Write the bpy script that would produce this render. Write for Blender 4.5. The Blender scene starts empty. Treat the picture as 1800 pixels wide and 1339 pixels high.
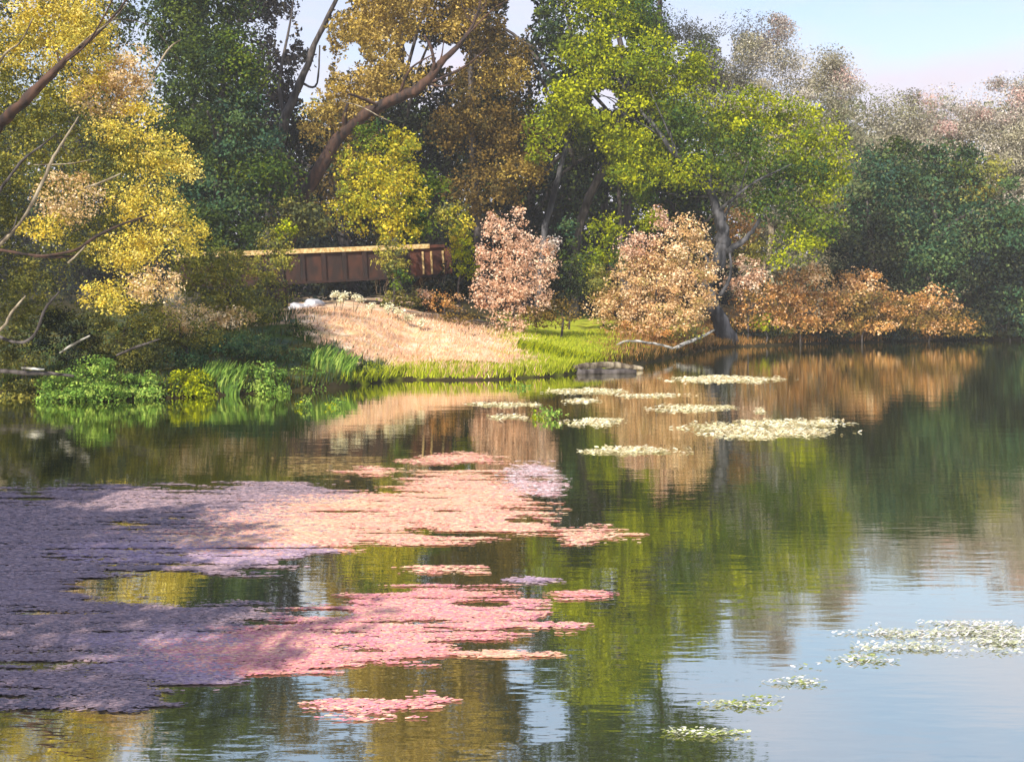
import bpy, math, random
import numpy as np
from mathutils import Vector
C = bpy.context.scene.collection
rad = math.radians
# ------------------------------------------------------------------ camera, sky, sun, exposure
F, HZ, CAMZ = 1800.0, 530.0, 2.2          # focal length in photo pixels, horizon row, eye height
scn = bpy.context.scene
cd = bpy.data.cameras.new("camera"); cam = bpy.data.objects.new("camera", cd); C.objects.link(cam)
cam.location = (0, 0, CAMZ); cam.rotation_euler = (rad(90), 0, 0)
cd.sensor_width = 36; cd.lens = 36; cd.shift_y = -(669.5 - HZ) / 1800; cd.clip_end = 3000
scn.camera = cam
SUN_EL, SUN_AZ = 40.0, 205.0               # azimuth of the sun, clockwise from +Y
world = bpy.data.worlds.new("World"); scn.world = world; world.use_nodes = True
nt = world.node_tree; nt.nodes.clear()
def nn(tree, typ, **kw):
    n = tree.nodes.new(typ)
    for k, v in kw.items(): setattr(n, k, v)
    return n
sky = nn(nt, 'ShaderNodeTexSky', sky_type='NISHITA', sun_disc=False, sun_elevation=rad(SUN_EL), sun_rotation=rad(SUN_AZ))
sky.air_density = 1.15; sky.dust_density = 0.6
tc = nn(nt, 'ShaderNodeTexCoord'); sep = nn(nt, 'ShaderNodeSeparateXYZ'); nt.links.new(tc.outputs['Generated'], sep.inputs[0])
nz = nn(nt, 'ShaderNodeTexNoise'); nz.inputs['Scale'].default_value = 5; nz.inputs['Detail'].default_value = 5
mp = nn(nt, 'ShaderNodeMapping'); mp.inputs['Scale'].default_value = (1, 1, 3.2)
nt.links.new(tc.outputs['Generated'], mp.inputs[0]); nt.links.new(mp.outputs[0], nz.inputs[0])
mr = nn(nt, 'ShaderNodeMapRange'); mr.inputs[1].default_value = 0.46; mr.inputs[2].default_value = 0.08
nt.links.new(sep.outputs['Z'], mr.inputs[0])
cm = nn(nt, 'ShaderNodeMath', operation='ADD'); nt.links.new(mr.outputs[0], cm.inputs[0])
nr = nn(nt, 'ShaderNodeMapRange'); nr.inputs[1].default_value = 0.35; nr.inputs[2].default_value = 0.7; nr.inputs[3].default_value = -0.35; nr.inputs[4].default_value = 0.35
nt.links.new(nz.outputs[0], nr.inputs[0]); nt.links.new(nr.outputs[0], cm.inputs[1]); cm.use_clamp = True
mix = nn(nt, 'ShaderNodeMix', data_type='RGBA')
nt.links.new(cm.outputs[0], mix.inputs[0]); nt.links.new(sky.outputs[0], mix.inputs[6])
mix.inputs[7].default_value = (4.3, 3.95, 4.5, 1)        # thin pinkish cloud low in the sky
bg = nn(nt, 'ShaderNodeBackground'); bg.inputs[1].default_value = 0.15
wo = nn(nt, 'ShaderNodeOutputWorld')
nt.links.new(mix.outputs[2], bg.inputs[0]); nt.links.new(bg.outputs[0], wo.inputs[0])
sl = bpy.data.lights.new("sun", 'SUN'); sl.energy = 4.6; sl.angle = rad(0.5); sl.color = (1, 0.93, 0.82)
so = bpy.data.objects.new("sun", sl); C.objects.link(so)
az = rad(SUN_AZ); sdir = Vector((math.sin(az) * math.cos(rad(SUN_EL)), math.cos(az) * math.cos(rad(SUN_EL)), math.sin(rad(SUN_EL))))
so.rotation_euler = sdir.to_track_quat('Z', 'Y').to_euler(); so.location = (-20, -30, 40)
scn.view_settings.view_transform = 'Standard'; scn.view_settings.look = 'None'
scn.view_settings.exposure = 0.62; scn.view_settings.gamma = 1
scn.cycles.max_bounces = 5; scn.cycles.transparent_max_bounces = 4

# ------------------------------------------------------------------ helpers
R = np.random.RandomState(7)
def P(px, py, D): return np.array(((px - 900) / F * D, D, CAMZ - (py - HZ) / F * D))
def proj(p): return 900 + F * p[:, 0] / p[:, 1], HZ - F * (p[:, 2] - CAMZ) / p[:, 1]
def WD(py): return CAMZ * F / (py - HZ)       # distance of the water seen at row py
def lin(c, k=1.0):
    c = np.array(c, float) / 255
    return np.where(c <= 0.04045, c / 12.92, ((c + 0.055) / 1.055) ** 2.4) * k
_ph = np.random.RandomState(3).rand(40, 3) * 6.28
def snoise(x, y, s=1.0, k=0):
    """cheap smooth noise, about -1..1"""
    v = 0
    for i in range(5):
        a = _ph[(i * 3 + k) % 40]; f = s * (1.0 + 0.83 * i); th = a[2]
        v = v + np.sin((x * math.cos(th) + y * math.sin(th)) * f + a[0]) * np.cos((y * math.cos(th) - x * math.sin(th)) * f * 0.8 + a[1]) / (1 + 0.45 * i)
    return v / 2.0
def meta(o, label=None, cat=None, group=None, kind=None):
    for k, v in (('label', label), ('category', cat), ('group', group), ('kind', kind)):
        if v: o[k] = v
    return o
def empty(name, loc, label, cat, group=None):
    o = bpy.data.objects.new(name, None); C.objects.link(o); o.location = loc; o.empty_display_size = 0.3
    return meta(o, label, cat, group)
def mesh(name, verts, faces, mat, parent=None, col=None, smooth=False):
    """verts Nx3 in world coordinates, faces either Mx4/Mx3 array or list"""
    verts = np.asarray(verts, dtype=np.float32)
    off = np.array(parent.location if parent is not None else (0, 0, 0), dtype=np.float32)
    if parent is not None and parent.parent is not None: off = off + np.array(parent.parent.location, dtype=np.float32)
    org = off
    if parent is None:
        org = np.array([verts[:, 0].mean(), verts[:, 1].mean(), verts[:, 2].min()], dtype=np.float32)
    verts = verts - org
    me = bpy.data.meshes.new(name)
    if isinstance(faces, np.ndarray):
        k = faces.shape[1]; m = len(faces)
        me.vertices.add(len(verts)); me.vertices.foreach_set('co', verts.ravel())
        me.loops.add(m * k); me.loops.foreach_set('vertex_index', faces.astype(np.int32).ravel())
        me.polygons.add(m); me.polygons.foreach_set('loop_start', np.arange(0, m * k, k, dtype=np.int32))
        me.update(calc_edges=True)
    else:
        me.from_pydata(verts.tolist(), [], faces); me.update()
    if col is not None:
        a = me.color_attributes.new('Col', 'FLOAT_COLOR', 'POINT')
        c4 = np.ones((len(verts), 4), dtype=np.float32); c4[:, :3] = col; a.data.foreach_set('color', c4.ravel())
    if smooth: me.polygons.foreach_set('use_smooth', np.ones(len(me.polygons), dtype=bool))
    me.materials.append(mat)
    o = bpy.data.objects.new(name, me); C.objects.link(o)
    if parent is not None: o.parent = parent
    else: o.location = org.tolist()
    return o
def new_mat(name):
    m = bpy.data.materials.new(name); m.use_nodes = True; m.node_tree.nodes.clear(); return m, m.node_tree
def leaf_mat(name, trans=0.28):
    m, t = new_mat(name)
    at = nn(t, 'ShaderNodeAttribute', attribute_name='Col')
    d = nn(t, 'ShaderNodeBsdfDiffuse'); tr = nn(t, 'ShaderNodeBsdfTranslucent'); mx = nn(t, 'ShaderNodeMixShader'); mx.inputs[0].default_value = trans
    t.links.new(at.outputs[0], d.inputs[0]); t.links.new(at.outputs[0], tr.inputs[0])
    t.links.new(d.outputs[0], mx.inputs[1]); t.links.new(tr.outputs[0], mx.inputs[2])
    o = nn(t, 'ShaderNodeOutputMaterial'); t.links.new(mx.outputs[0], o.inputs[0]); return m
def noise_mat(name, c1, c2, scale=6, stretch=(1, 1, 1), rough=0.85, bump=0.3, k=1.0):
    m, t = new_mat(name)
    tcn = nn(t, 'ShaderNodeTexCoord'); mpn = nn(t, 'ShaderNodeMapping'); mpn.inputs['Scale'].default_value = stretch
    n = nn(t, 'ShaderNodeTexNoise'); n.inputs['Scale'].default_value = scale; n.inputs['Detail'].default_value = 6
    t.links.new(tcn.outputs['Object'], mpn.inputs[0]); t.links.new(mpn.outputs[0], n.inputs[0])
    r = nn(t, 'ShaderNodeValToRGB'); r.color_ramp.elements[0].position = 0.38; r.color_ramp.elements[1].position = 0.64
    r.color_ramp.elements[0].color = (*lin(c1, k), 1); r.color_ramp.elements[1].color = (*lin(c2, k), 1)
    b = nn(t, 'ShaderNodeBsdfPrincipled'); b.inputs['Roughness'].default_value = rough
    bp = nn(t, 'ShaderNodeBump'); bp.inputs[0].default_value = bump; bp.inputs[1].default_value = 0.03
    t.links.new(n.outputs[0], r.inputs[0]); t.links.new(r.outputs[0], b.inputs['Base Color'])
    t.links.new(n.outputs[0], bp.inputs['Height']); t.links.new(bp.outputs[0], b.inputs['Normal'])
    o = nn(t, 'ShaderNodeOutputMaterial'); t.links.new(b.outputs[0], o.inputs[0]); return m
LEAF = leaf_mat('leaves')
FLAKE = leaf_mat('floating_flakes', 0.05)
BARK_D = noise_mat('dark_bark', (38, 30, 26), (92, 84, 80), 5, (1, 1, 0.25))
BARK_R = noise_mat('reddish_bark', (36, 26, 22), (90, 62, 46), 4, (1, 1, 0.3))
BARK_P = noise_mat('pale_bark', (78, 64, 48), (176, 160, 132), 5, (1, 1, 0.3))
BARK_B = noise_mat('grey_bark', (24, 24, 26), (92, 90, 92), 3.5, (1, 1, 0.35))
WOOD_W = noise_mat('weathered_wood', (70, 66, 58), (214, 208, 196), 5, (0.3, 1, 1))

# ------------------------------------------------------------------ terrain and water
SP = [(-250, 684), (0, 690), (100, 706), (300, 700), (480, 690), (600, 682), (700, 668), (850, 668), (950, 664), (1020, 655), (1140, 638), (1250, 612), (1400, 605), (1700, 598), (2100, 595)]
SX = [(p[0] - 900) / F * WD(p[1]) for p in SP]; SY = [WD(p[1]) for p in SP]
def shore(x): return np.interp(x, SX, SY) + 0.22 * snoise(x, 0 * x, 1.7)
AX = [-30, -14, -9, -6.5, -3, -0.5, 2, 8, 14, 30]; AV = [1.0, 0.9, 1.15, 1.6, 1.25, 0.75, 0.5, 0.6, 0.7, 0.9]
def sm(t): t = np.clip(t, 0, 1); return t * t * (3 - 2 * t)
def gz(x, y):
    x = np.asarray(x, float); y = np.asarray(y, float)
    d = y - shore(x)
    dl = -(x + 0.5 * y + 2.6) + 0.3 * snoise(x, y, 0.7, 2)       # near left bank, beside the frame
    dn = 2.6 - y + 0.2 * snoise(x, y, 0.9, 1)                     # bank the viewer stands on
    far = 0.30 * (1 - np.exp(-np.maximum(d, 0) / 0.22)) + np.interp(x, AX, AV) * sm(d / 7.0) + 0.03 * np.clip(d - 7, 0, 40)
    oth = lambda q: 0.3 * (1 - np.exp(-np.maximum(q, 0) / 0.4)) + 0.06 * np.clip(q, 0, 12)
    land = np.maximum(far, np.maximum(oth(dl), oth(dn)))
    dd = np.maximum(d, np.maximum(dl, dn))
    z = np.where(dd > 0, land, np.maximum(dd * 0.8, -1.2))
    return z + np.where(dd > 0.3, 0.05 * snoise(x, y, 1.3, 5), 0)
def grid(xs, ys):
    X, Y = np.meshgrid(xs, ys); nx, ny = len(xs), len(ys)
    i = (np.arange(ny - 1)[:, None] * nx + np.arange(nx - 1)[None]).ravel()
    return X.ravel(), Y.ravel(), np.stack([i, i + 1, i + nx + 1, i + nx], 1)
def inpoly(px, py, poly):
    r = np.zeros(px.shape, bool); n = len(poly)
    for i in range(n):
        x1, y1 = poly[i]; x2, y2 = poly[(i + 1) % n]
        c = ((y1 > py) != (y2 > py)) & (px < (x2 - x1) * (py - y1) / (y2 - y1 + 1e-9) + x1); r ^= c
    return r
TAN = [(505, 530), (640, 520), (760, 545), (900, 590), (925, 640), (870, 656), (780, 648), (690, 640), (610, 618), (540, 585)]
LIME = [(620, 655), (700, 638), (780, 622), (870, 632), (900, 560), (960, 540), (1080, 560), (1075, 620), (1020, 670), (640, 690)]
LEFTG = [(0, 560), (510, 545), (560, 590), (640, 625), (700, 650), (690, 700), (-20, 740)]
ORG = [(1020, 560), (1260, 520), (1720, 560), (1700, 596), (1250, 606), (1080, 632)]
def zone_col(px, py, x, y, rs):
    n = len(px); j = 9
    qx = px + rs.randn(n) * 26 + 14 * snoise(x, y, 2.2, 3); qy = py + rs.randn(n) * 8 + 7 * snoise(x, y, 2.2, 8)
    col = np.tile(lin((62, 56, 30)), (n, 1))
    def pick(mask, pal):
        pal = np.array([lin(c) for c in pal]); k = rs.randint(len(pal), size=n); col[mask] = pal[k][mask]
    pick(inpoly(qx, qy, LEFTG), [(62, 78, 34), (78, 92, 40), (70, 84, 66), (96, 88, 44)])  # bank greens; shade on the slope's left is tinted in as teal
    pick(inpoly(qx, qy, ORG), [(158, 112, 62), (130, 96, 48), (104, 90, 44), (176, 136, 86)])
    pick(inpoly(qx, qy, LIME), [(176, 184, 44), (158, 168, 42), (194, 194, 64), (136, 146, 44)])
    pick(inpoly(qx, qy, TAN), [(240, 202, 166), (230, 184, 148), (246, 214, 184), (214, 168, 132), (224, 188, 136)])
    return col * (0.8 + 0.4 * rs.rand(n, 1))
xs = np.concatenate([np.linspace(-420, -41, 24), np.arange(-40, 46, 0.33), np.linspace(47, 420, 24)])
ys = np.concatenate([np.linspace(-300, -13, 18), np.arange(-12, 20, 0.6), np.arange(20, 66, 0.3), np.linspace(67, 520, 30)])
X, Y, FC = grid(xs, ys); Z = gz(X, Y)
Z = Z + 6 * sm((Y - 75) / 60.0) + 10 * sm((Y - 140) / 250)
yy = np.maximum(Y, 1); gcol = zone_col(900 + F * X / yy, HZ - F * (Z - CAMZ) / yy, X, Y, R) * 0.85
gcol[Y < 15] = lin((52, 54, 28))
gcol[(Y - shore(X) < 0.28) & (Y > 15)] = lin((50, 44, 28))      # dark brown strip at the water line
gm, t = new_mat('earth')
at = nn(t, 'ShaderNodeAttribute', attribute_name='Col'); nz2 = nn(t, 'ShaderNodeTexNoise'); nz2.inputs['Scale'].default_value = 7; nz2.inputs['Detail'].default_value = 8
mm = nn(t, 'ShaderNodeMix', data_type='RGBA', blend_type='OVERLAY'); mm.inputs[0].default_value = 0.6
b = nn(t, 'ShaderNodeBsdfPrincipled'); b.inputs['Roughness'].default_value = 1; b.inputs['Specular IOR Level'].default_value = 0.1
tcn = nn(t, 'ShaderNodeTexCoord'); t.links.new(tcn.outputs['Object'], nz2.inputs[0])
t.links.new(at.outputs[0], mm.inputs[6]); t.links.new(nz2.outputs[0], mm.inputs[7]); t.links.new(mm.outputs[2], b.inputs['Base Color'])
o = nn(t, 'ShaderNodeOutputMaterial'); t.links.new(b.outputs[0], o.inputs[0])
meta(mesh('ground', np.stack([X, Y, Z], 1), FC, gm, col=gcol, smooth=True), kind='structure')

wm, t = new_mat('pond_water')
tcn = nn(t, 'ShaderNodeTexCoord')
def wave(sc, st, det):
    a = nn(t, 'ShaderNodeMapping'); a.inputs['Scale'].default_value = st
    n = nn(t, 'ShaderNodeTexNoise'); n.inputs['Scale'].default_value = sc; n.inputs['Detail'].default_value = det
    t.links.new(tcn.outputs['Object'], a.inputs[0]); t.links.new(a.outputs[0], n.inputs[0]); return n
n1 = wave(1.3, (0.35, 1.3, 1), 3); n2 = wave(9, (0.35, 1.4, 1), 2)
b1 = nn(t, 'ShaderNodeBump'); b1.inputs[0].default_value = 1; b1.inputs[1].default_value = 0.0032
b2 = nn(t, 'ShaderNodeBump'); b2.inputs[0].default_value = 1; b2.inputs[1].default_value = 0.0009
t.links.new(n1.outputs[0], b1.inputs['Height']); t.links.new(n2.outputs[0], b2.inputs['Height']); t.links.new(b1.outputs[0], b2.inputs['Normal'])
gl = nn(t, 'ShaderNodeBsdfGlossy'); gl.inputs['Color'].default_value = (0.96, 0.95, 0.87, 1); gl.inputs['Roughness'].default_value = 0.025
df = nn(t, 'ShaderNodeBsdfDiffuse'); df.inputs[0].default_value = (*lin((60, 66, 24)), 1)
fr = nn(t, 'ShaderNodeFresnel'); fr.inputs[0].default_value = 1.9
mrn = nn(t, 'ShaderNodeMapRange'); mrn.inputs[1].default_value = 0.08; mrn.inputs[2].default_value = 0.6; mrn.inputs[3].default_value = 0.68; mrn.inputs[4].default_value = 0.92
t.links.new(fr.outputs[0], mrn.inputs[0])
mx = nn(t, 'ShaderNodeMixShader'); t.links.new(mrn.outputs[0], mx.inputs[0]); t.links.new(df.outputs[0], mx.inputs[1]); t.links.new(gl.outputs[0], mx.inputs[2])
t.links.new(b2.outputs[0], gl.inputs['Normal'])
o = nn(t, 'ShaderNodeOutputMaterial'); t.links.new(mx.outputs[0], o.inputs[0])
meta(mesh('water', [(-420, -300, 0), (420, -300, 0), (420, 110, 0), (-420, 110, 0)], np.array([[0, 1, 2, 3]]), wm), kind='structure')

# ------------------------------------------------------------------ foliage and limbs
PAL = {  # leaf colours in sRGB, most as seen in sun
 'gold':   [(242, 216, 84), (248, 226, 122), (230, 202, 76), (206, 188, 78), (180, 172, 74)],
 'peach':  [(240, 206, 152), (248, 222, 178), (224, 186, 124), (206, 180, 100)],
 'olive':  [(164, 156, 62), (144, 140, 58), (180, 168, 72), (124, 128, 64), (110, 116, 74)],
 'olived': [(130, 128, 58), (112, 114, 54), (148, 140, 64), (98, 104, 66)],
 'ochre':  [(186, 156, 66), (164, 134, 58), (204, 176, 84), (140, 118, 54), (214, 184, 104)],
 'umber':  [(134, 108, 52), (114, 94, 48), (152, 124, 58), (96, 86, 50)],
 'dkgreen':[(66, 82, 38), (54, 70, 42), (86, 102, 40), (62, 82, 56), (104, 118, 44)],
 'teal':   [(66, 98, 68), (82, 114, 76), (92, 114, 64), (56, 84, 68), (116, 128, 76)],
 'deepshade':   [(44, 52, 36), (52, 60, 40), (40, 50, 48), (62, 64, 42)],  # shade of the wood put into the leaf colour
 'plum':   [(52, 48, 52), (62, 56, 56), (44, 46, 44), (70, 66, 54)],
 'lime':   [(172, 176, 20), (152, 160, 22), (190, 192, 30), (128, 142, 28), (106, 124, 34)],
 'limed':  [(96, 116, 36), (78, 102, 40), (62, 90, 50), (114, 128, 36)],
 'yellow': [(208, 190, 44), (180, 172, 46), (152, 156, 50), (228, 206, 66), (130, 140, 50)],
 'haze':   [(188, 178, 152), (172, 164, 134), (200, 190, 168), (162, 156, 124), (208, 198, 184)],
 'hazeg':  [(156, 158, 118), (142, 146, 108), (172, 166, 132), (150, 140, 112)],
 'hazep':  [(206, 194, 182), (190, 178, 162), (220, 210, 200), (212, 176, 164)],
 'blossom':[(242, 202, 166), (230, 182, 146), (250, 222, 192), (212, 164, 128), (244, 208, 180)],
 'apricot':[(238, 200, 148), (226, 182, 126), (248, 218, 174), (208, 166, 108), (172, 150, 88)],
 'rust':   [(204, 148, 80), (180, 128, 66), (216, 164, 98), (146, 120, 60), (232, 188, 140)],
 'fresh':  [(122, 158, 62), (104, 138, 58), (146, 178, 72), (92, 122, 58), (170, 190, 88)],
 'white':  [(238, 232, 196), (226, 220, 180), (246, 242, 216)],
}
HOLES = [(500, 62, 11, 30), (548, 45, 20, 42), (540, 145, 13, 24), (566, 112, 9, 46), (622, 98, 13, 16), (606, 118, 9, 9), (732, 95, 19, 20), (790, 100, 24, 20),
         (915, 22, 20, 34), (905, 55, 14, 10), (1062, 176, 17, 15), (1088, 72, 11, 7), (960, -60, 34, 42), (606, -62, 42, 26), (575, 0, 34, 22), (1275, 82, 9, 18)]
KALB = 0.95
for k_, v_ in PAL.items():      # real leaves are a little greyer than the paint box
    PAL[k_] = [tuple(0.95 * ch + 0.05 * (0.35 * c_[0] + 0.55 * c_[1] + 0.1 * c_[2]) for ch in c_) for c_ in v_]
def leaf_quads(pts, cen, L, asp, cols, up=0.5):
    n = len(pts)
    nrm = R.randn(n, 3) + 0.9 * cen; nrm[:, 2] += up
    nrm /= np.linalg.norm(nrm, axis=1, keepdims=True) + 1e-9
    a = np.cross(nrm, R.randn(n, 3)); a /= np.linalg.norm(a, axis=1, keepdims=True) + 1e-9
    bb = np.cross(nrm, a)
    ln = (L * (0.6 + 0.8 * R.rand(n)))[:, None]; w = ln * asp * (0.8 + 0.4 * R.rand(n))[:, None]
    v = np.stack([pts - a * ln * 0.5, pts - bb * w * 0.5 + a * ln * 0.08, pts + a * ln * 0.5, pts + bb * w * 0.5 + a * ln * 0.08], 1).reshape(-1, 3)
    return v, np.repeat(cols, 4, axis=0)
def foliage(name, parent, clumps, cover=2.6, leaf=1.0, sub=20, asp=0.6, holes=True, loose=0.25, down=0.0):
    """clumps: (px, py, D, rx, ry, palette[, depth radius m]) -> one mesh of leaves gathered in sub-clumps"""
    V, CO = [], []
    for cl in clumps:
        px, py, D, rx, ry, pal = cl[:6]
        c = P(px, py, D); mx_, mz_ = rx / F * D, ry / F * D
        md = cl[6] if len(cl) > 6 else 0.75 * (mx_ + mz_) / 2
        Lpx = 5.9 * leaf; L = Lpx / F * D
        n = int(cover * rx * ry * 3.14 / (0.5 * Lpx * Lpx * asp))
        K = max(5, int(rx * ry * 3.14 / (sub * sub * 3.14) * 1.7))
        u = R.randn(K, 3); u /= np.linalg.norm(u, axis=1, keepdims=True)
        rr = (R.rand(K, 1) ** 0.42)
        sc = u * rr * np.array([mx_, md, mz_]) * 0.93
        ss = sub / F * D * (0.5 + 0.75 * R.rand(K))
        k = R.randint(K, size=n)
        q = R.randn(n, 3); q /= np.linalg.norm(q, axis=1, keepdims=True); q *= (R.rand(n, 1) ** 0.5) * 1.25
        off = q * ss[k][:, None] * np.array([1.15, 1, 0.8])
        pts = sc[k] + off
        lo = R.rand(n) < loose
        m = lo.sum(); uu = R.randn(m, 3); uu /= np.linalg.norm(uu, axis=1, keepdims=True)
        pts[lo] = uu * (R.rand(m, 1) ** 0.4) * np.array([mx_, md, mz_])
        if down: pts[:, 2] -= down * np.abs(R.randn(n)) * mz_
        cen = pts / np.array([mx_, md, mz_])
        pal_ = np.array([lin(x) for x in PAL[pal]])
        base = R.randint(len(pal_), size=K)[k]
        alt = R.randint(len(pal_), size=n); base = np.where(R.rand(n) < 0.3, alt, base)
        col = pal_[base] * (0.8 + 0.4 * R.rand(n, 1)) * (0.8 + 0.4 * R.rand(K))[k][:, None] * KALB
        pts = pts + c
        keep = pts[:, 2] > gz(pts[:, 0], pts[:, 1]) + 0.02
        if holes:
            qx, qy = proj(pts); jx = 6 * snoise(qx, qy, 0.16, 4) + 3 * R.randn(len(qx)); jy = 9 * snoise(qx, qy, 0.14, 9) + 3 * R.randn(len(qx))
            for hx, hy, hrx, hry in HOLES:
                keep &= ~(((qx + jx - hx) / (hrx * 1.15 + 5)) ** 2 + ((qy + jy - hy) / (hry * 1.1 + 5)) ** 2 < 1.0 + 0.5 * snoise(qx, qy, 0.3, 2))
        v, cc = leaf_quads(pts[keep], cen[keep], L, asp, col[keep])
        V.append(v); CO.append(cc)
    V = np.concatenate(V); CO = np.concatenate(CO)
    return mesh(name, V, np.arange(len(V)).reshape(-1, 4), LEAF, parent, CO)
def tube(pts, radii, sides=8, jit=0.06, seed=0):
    rs = np.random.RandomState(seed + 11); pts = np.array(pts, float); radii = np.array(radii, float)
    tt = np.linspace(0, 1, len(pts)); n = max(6, int(len(pts) * 4)); ti = np.linspace(0, 1, n)
    def cr(a):      # Catmull-Rom through the given points
        out = []
        for s in ti * (len(a) - 1):
            i = min(int(s), len(a) - 2); f = s - i
            p0, p1, p2, p3 = a[max(i - 1, 0)], a[i], a[i + 1], a[min(i + 2, len(a) - 1)]
            out.append(0.5 * (2 * p1 + (p2 - p0) * f + (2 * p0 - 5 * p1 + 4 * p2 - p3) * f * f + (3 * p1 - p0 - 3 * p2 + p3) * f ** 3))
        return np.array(out)
    c = cr(pts); r = np.interp(ti, tt, radii)
    c[1:-1] += rs.randn(n - 2, 3) * r[1:-1, None] * 0.12
    V = []; prev = np.array([0.3, 0.9, 0.1])
    for i in range(n):
        d = c[min(i + 1, n - 1)] - c[max(i - 1, 0)]; d /= np.linalg.norm(d) + 1e-9
        a = np.cross(d, prev); a /= np.linalg.norm(a) + 1e-9; b_ = np.cross(d, a)
        for s in range(sides):
            th = 2 * math.pi * s / sides; V.append(c[i] + (a * math.cos(th) + b_ * math.sin(th)) * r[i] * (1 + jit * rs.randn()))
    Fc = []
    for i in range(n - 1):
        for s in range(sides):
            s2 = (s + 1) % sides; Fc.append([i * sides + s, i * sides + s2, (i + 1) * sides + s2, (i + 1) * sides + s])
    V.append(c[0]); V.append(c[-1]); m = n * sides
    tri = [[m, (s + 1) % sides, s] for s in range(sides)] + [[m + 1, (n - 1) * sides + s, (n - 1) * sides + (s + 1) % sides] for s in range(sides)]
    return np.array(V), Fc + tri
def limb(name, parent, pl, mat, seed=0, sides=8, tw=0):
    """pl: list of (px, py, D, radius in px)"""
    pts = [P(a, b_, D) for a, b_, D, r in pl]; rr = [r / F * D * (0.64 + 0.14 * min(max((r - 5) / 4, 0), 1)) for a, b_, D, r in pl]
    v, f = tube(pts, rr, sides, 0.1, seed); rs = np.random.RandomState(seed + 500)
    for i in range(tw):      # side twigs
        k = 1 + rs.randint(len(pts) - 2); s = pts[k] + (pts[k + 1] - pts[k]) * rs.rand(); L = rr[0] * (5 + 6 * rs.rand())
        d = pts[k + 1] - pts[k]; d = d / np.linalg.norm(d) + rs.randn(3) * [0.6, 0.5, 0.6] + [0, 0, 0.35]; d /= np.linalg.norm(d); m_ = s + d * L * 0.5 + rs.randn(3) * L * 0.08
        tv, tf = tube([s, m_, s + d * L + rs.randn(3) * L * 0.15], [rr[k] * 0.34, rr[k] * 0.22, rr[k] * 0.07], 6, 0.08, seed * 7 + i); mesh('branch', tv, tf, mat, parent, smooth=True)
    return mesh(name, v, f, mat, parent, smooth=True)
def ground_at(px, D):
    x = (px - 900) / F * D; return Vector((x, D, float(gz(x, D))))
def stem(t, loc, crown, mat, r, seed, twigs=3):
    """straight-ish trunk from the ground into the crown with a few forks"""
    b0 = np.array(loc); c = np.array(crown); h = c - b0; rs = np.random.RandomState(seed)
    v, f = tube([b0 - [0, 0, 0.2], b0 + h * 0.35 + rs.randn(3) * 0.05 * h[2], b0 + h * 0.7 + rs.randn(3) * 0.06 * h[2], c + h * (0.25 if twigs < 5 else 0.1)], [r * 1.25, r, r * 0.7, r * 0.2], 9, seed=seed)
    mesh('trunk', v, f, mat, t, smooth=True)
    for i in range(twigs):
        a = rs.rand() * 6.28; s = b0 + h * (0.45 + 0.48 * i / twigs); e = s + np.array([math.cos(a), math.sin(a) * 0.6, 0.8]) * h[2] * (0.42 if twigs < 5 else 0.16 + 0.14 * rs.rand())
        v, f = tube([s, (s + e) / 2 + [0, 0, 0.06 * h[2]], e], [r * (0.5 if twigs < 5 else 0.28), r * (0.33 if twigs < 5 else 0.17), r * (0.12 if twigs < 5 else 0.05)], 6, seed=seed + i)
        mesh('branch', v, f, mat, t, smooth=True)
_sd = [100]
def tree(name, label, cat, px, D, clumps, mat=BARK_D, r=0.16, group=None, bare_stem=False, twigs=3, **kw):
    _sd[0] += 1; loc = ground_at(px, D)
    t = empty(name, loc, label, cat, group)
    cs = np.array([P(c[0], c[1], c[2]) for c in clumps]); w = np.array([c[3] * c[4] for c in clumps], float)
    cc = (cs * w[:, None]).sum(0) / w.sum()
    if not bare_stem: stem(t, loc, cc, mat, r, _sd[0], twigs)
    foliage('crown' if cat == 'tree' else 'foliage', t, clumps, **kw)
    return t
def shrub(name, label, px, D, clumps, group=None, r=0.04, **kw):
    return tree(name, label, 'shrub', px, D, clumps, BARK_D, r, group, **kw)

# ------------------------------------------------------------------ far right: pale bare trees, then blue-green trees
G1 = 'pale leafless trees on the skyline'
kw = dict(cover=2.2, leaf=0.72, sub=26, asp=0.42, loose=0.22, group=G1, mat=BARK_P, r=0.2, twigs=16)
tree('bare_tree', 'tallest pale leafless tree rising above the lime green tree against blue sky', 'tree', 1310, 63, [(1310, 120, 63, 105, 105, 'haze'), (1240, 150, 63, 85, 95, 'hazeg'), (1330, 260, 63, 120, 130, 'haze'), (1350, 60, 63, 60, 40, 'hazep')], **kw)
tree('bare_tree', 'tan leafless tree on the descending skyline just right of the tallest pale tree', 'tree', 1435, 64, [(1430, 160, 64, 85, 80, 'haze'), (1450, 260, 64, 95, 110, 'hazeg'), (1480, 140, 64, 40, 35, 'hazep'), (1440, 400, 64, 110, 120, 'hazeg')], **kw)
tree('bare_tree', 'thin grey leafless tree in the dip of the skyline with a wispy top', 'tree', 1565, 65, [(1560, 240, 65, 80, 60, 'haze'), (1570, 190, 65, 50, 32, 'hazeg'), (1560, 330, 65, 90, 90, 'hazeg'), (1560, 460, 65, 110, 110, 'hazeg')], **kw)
tree('bare_tree', 'pale leafless tree with pinkish twigs on top above the dark teal trees', 'tree', 1670, 66, [(1660, 205, 66, 70, 60, 'hazep'), (1680, 280, 66, 95, 90, 'haze'), (1660, 350, 66, 90, 80, 'hazeg'), (1680, 470, 66, 110, 110, 'hazeg')], **kw)
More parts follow.
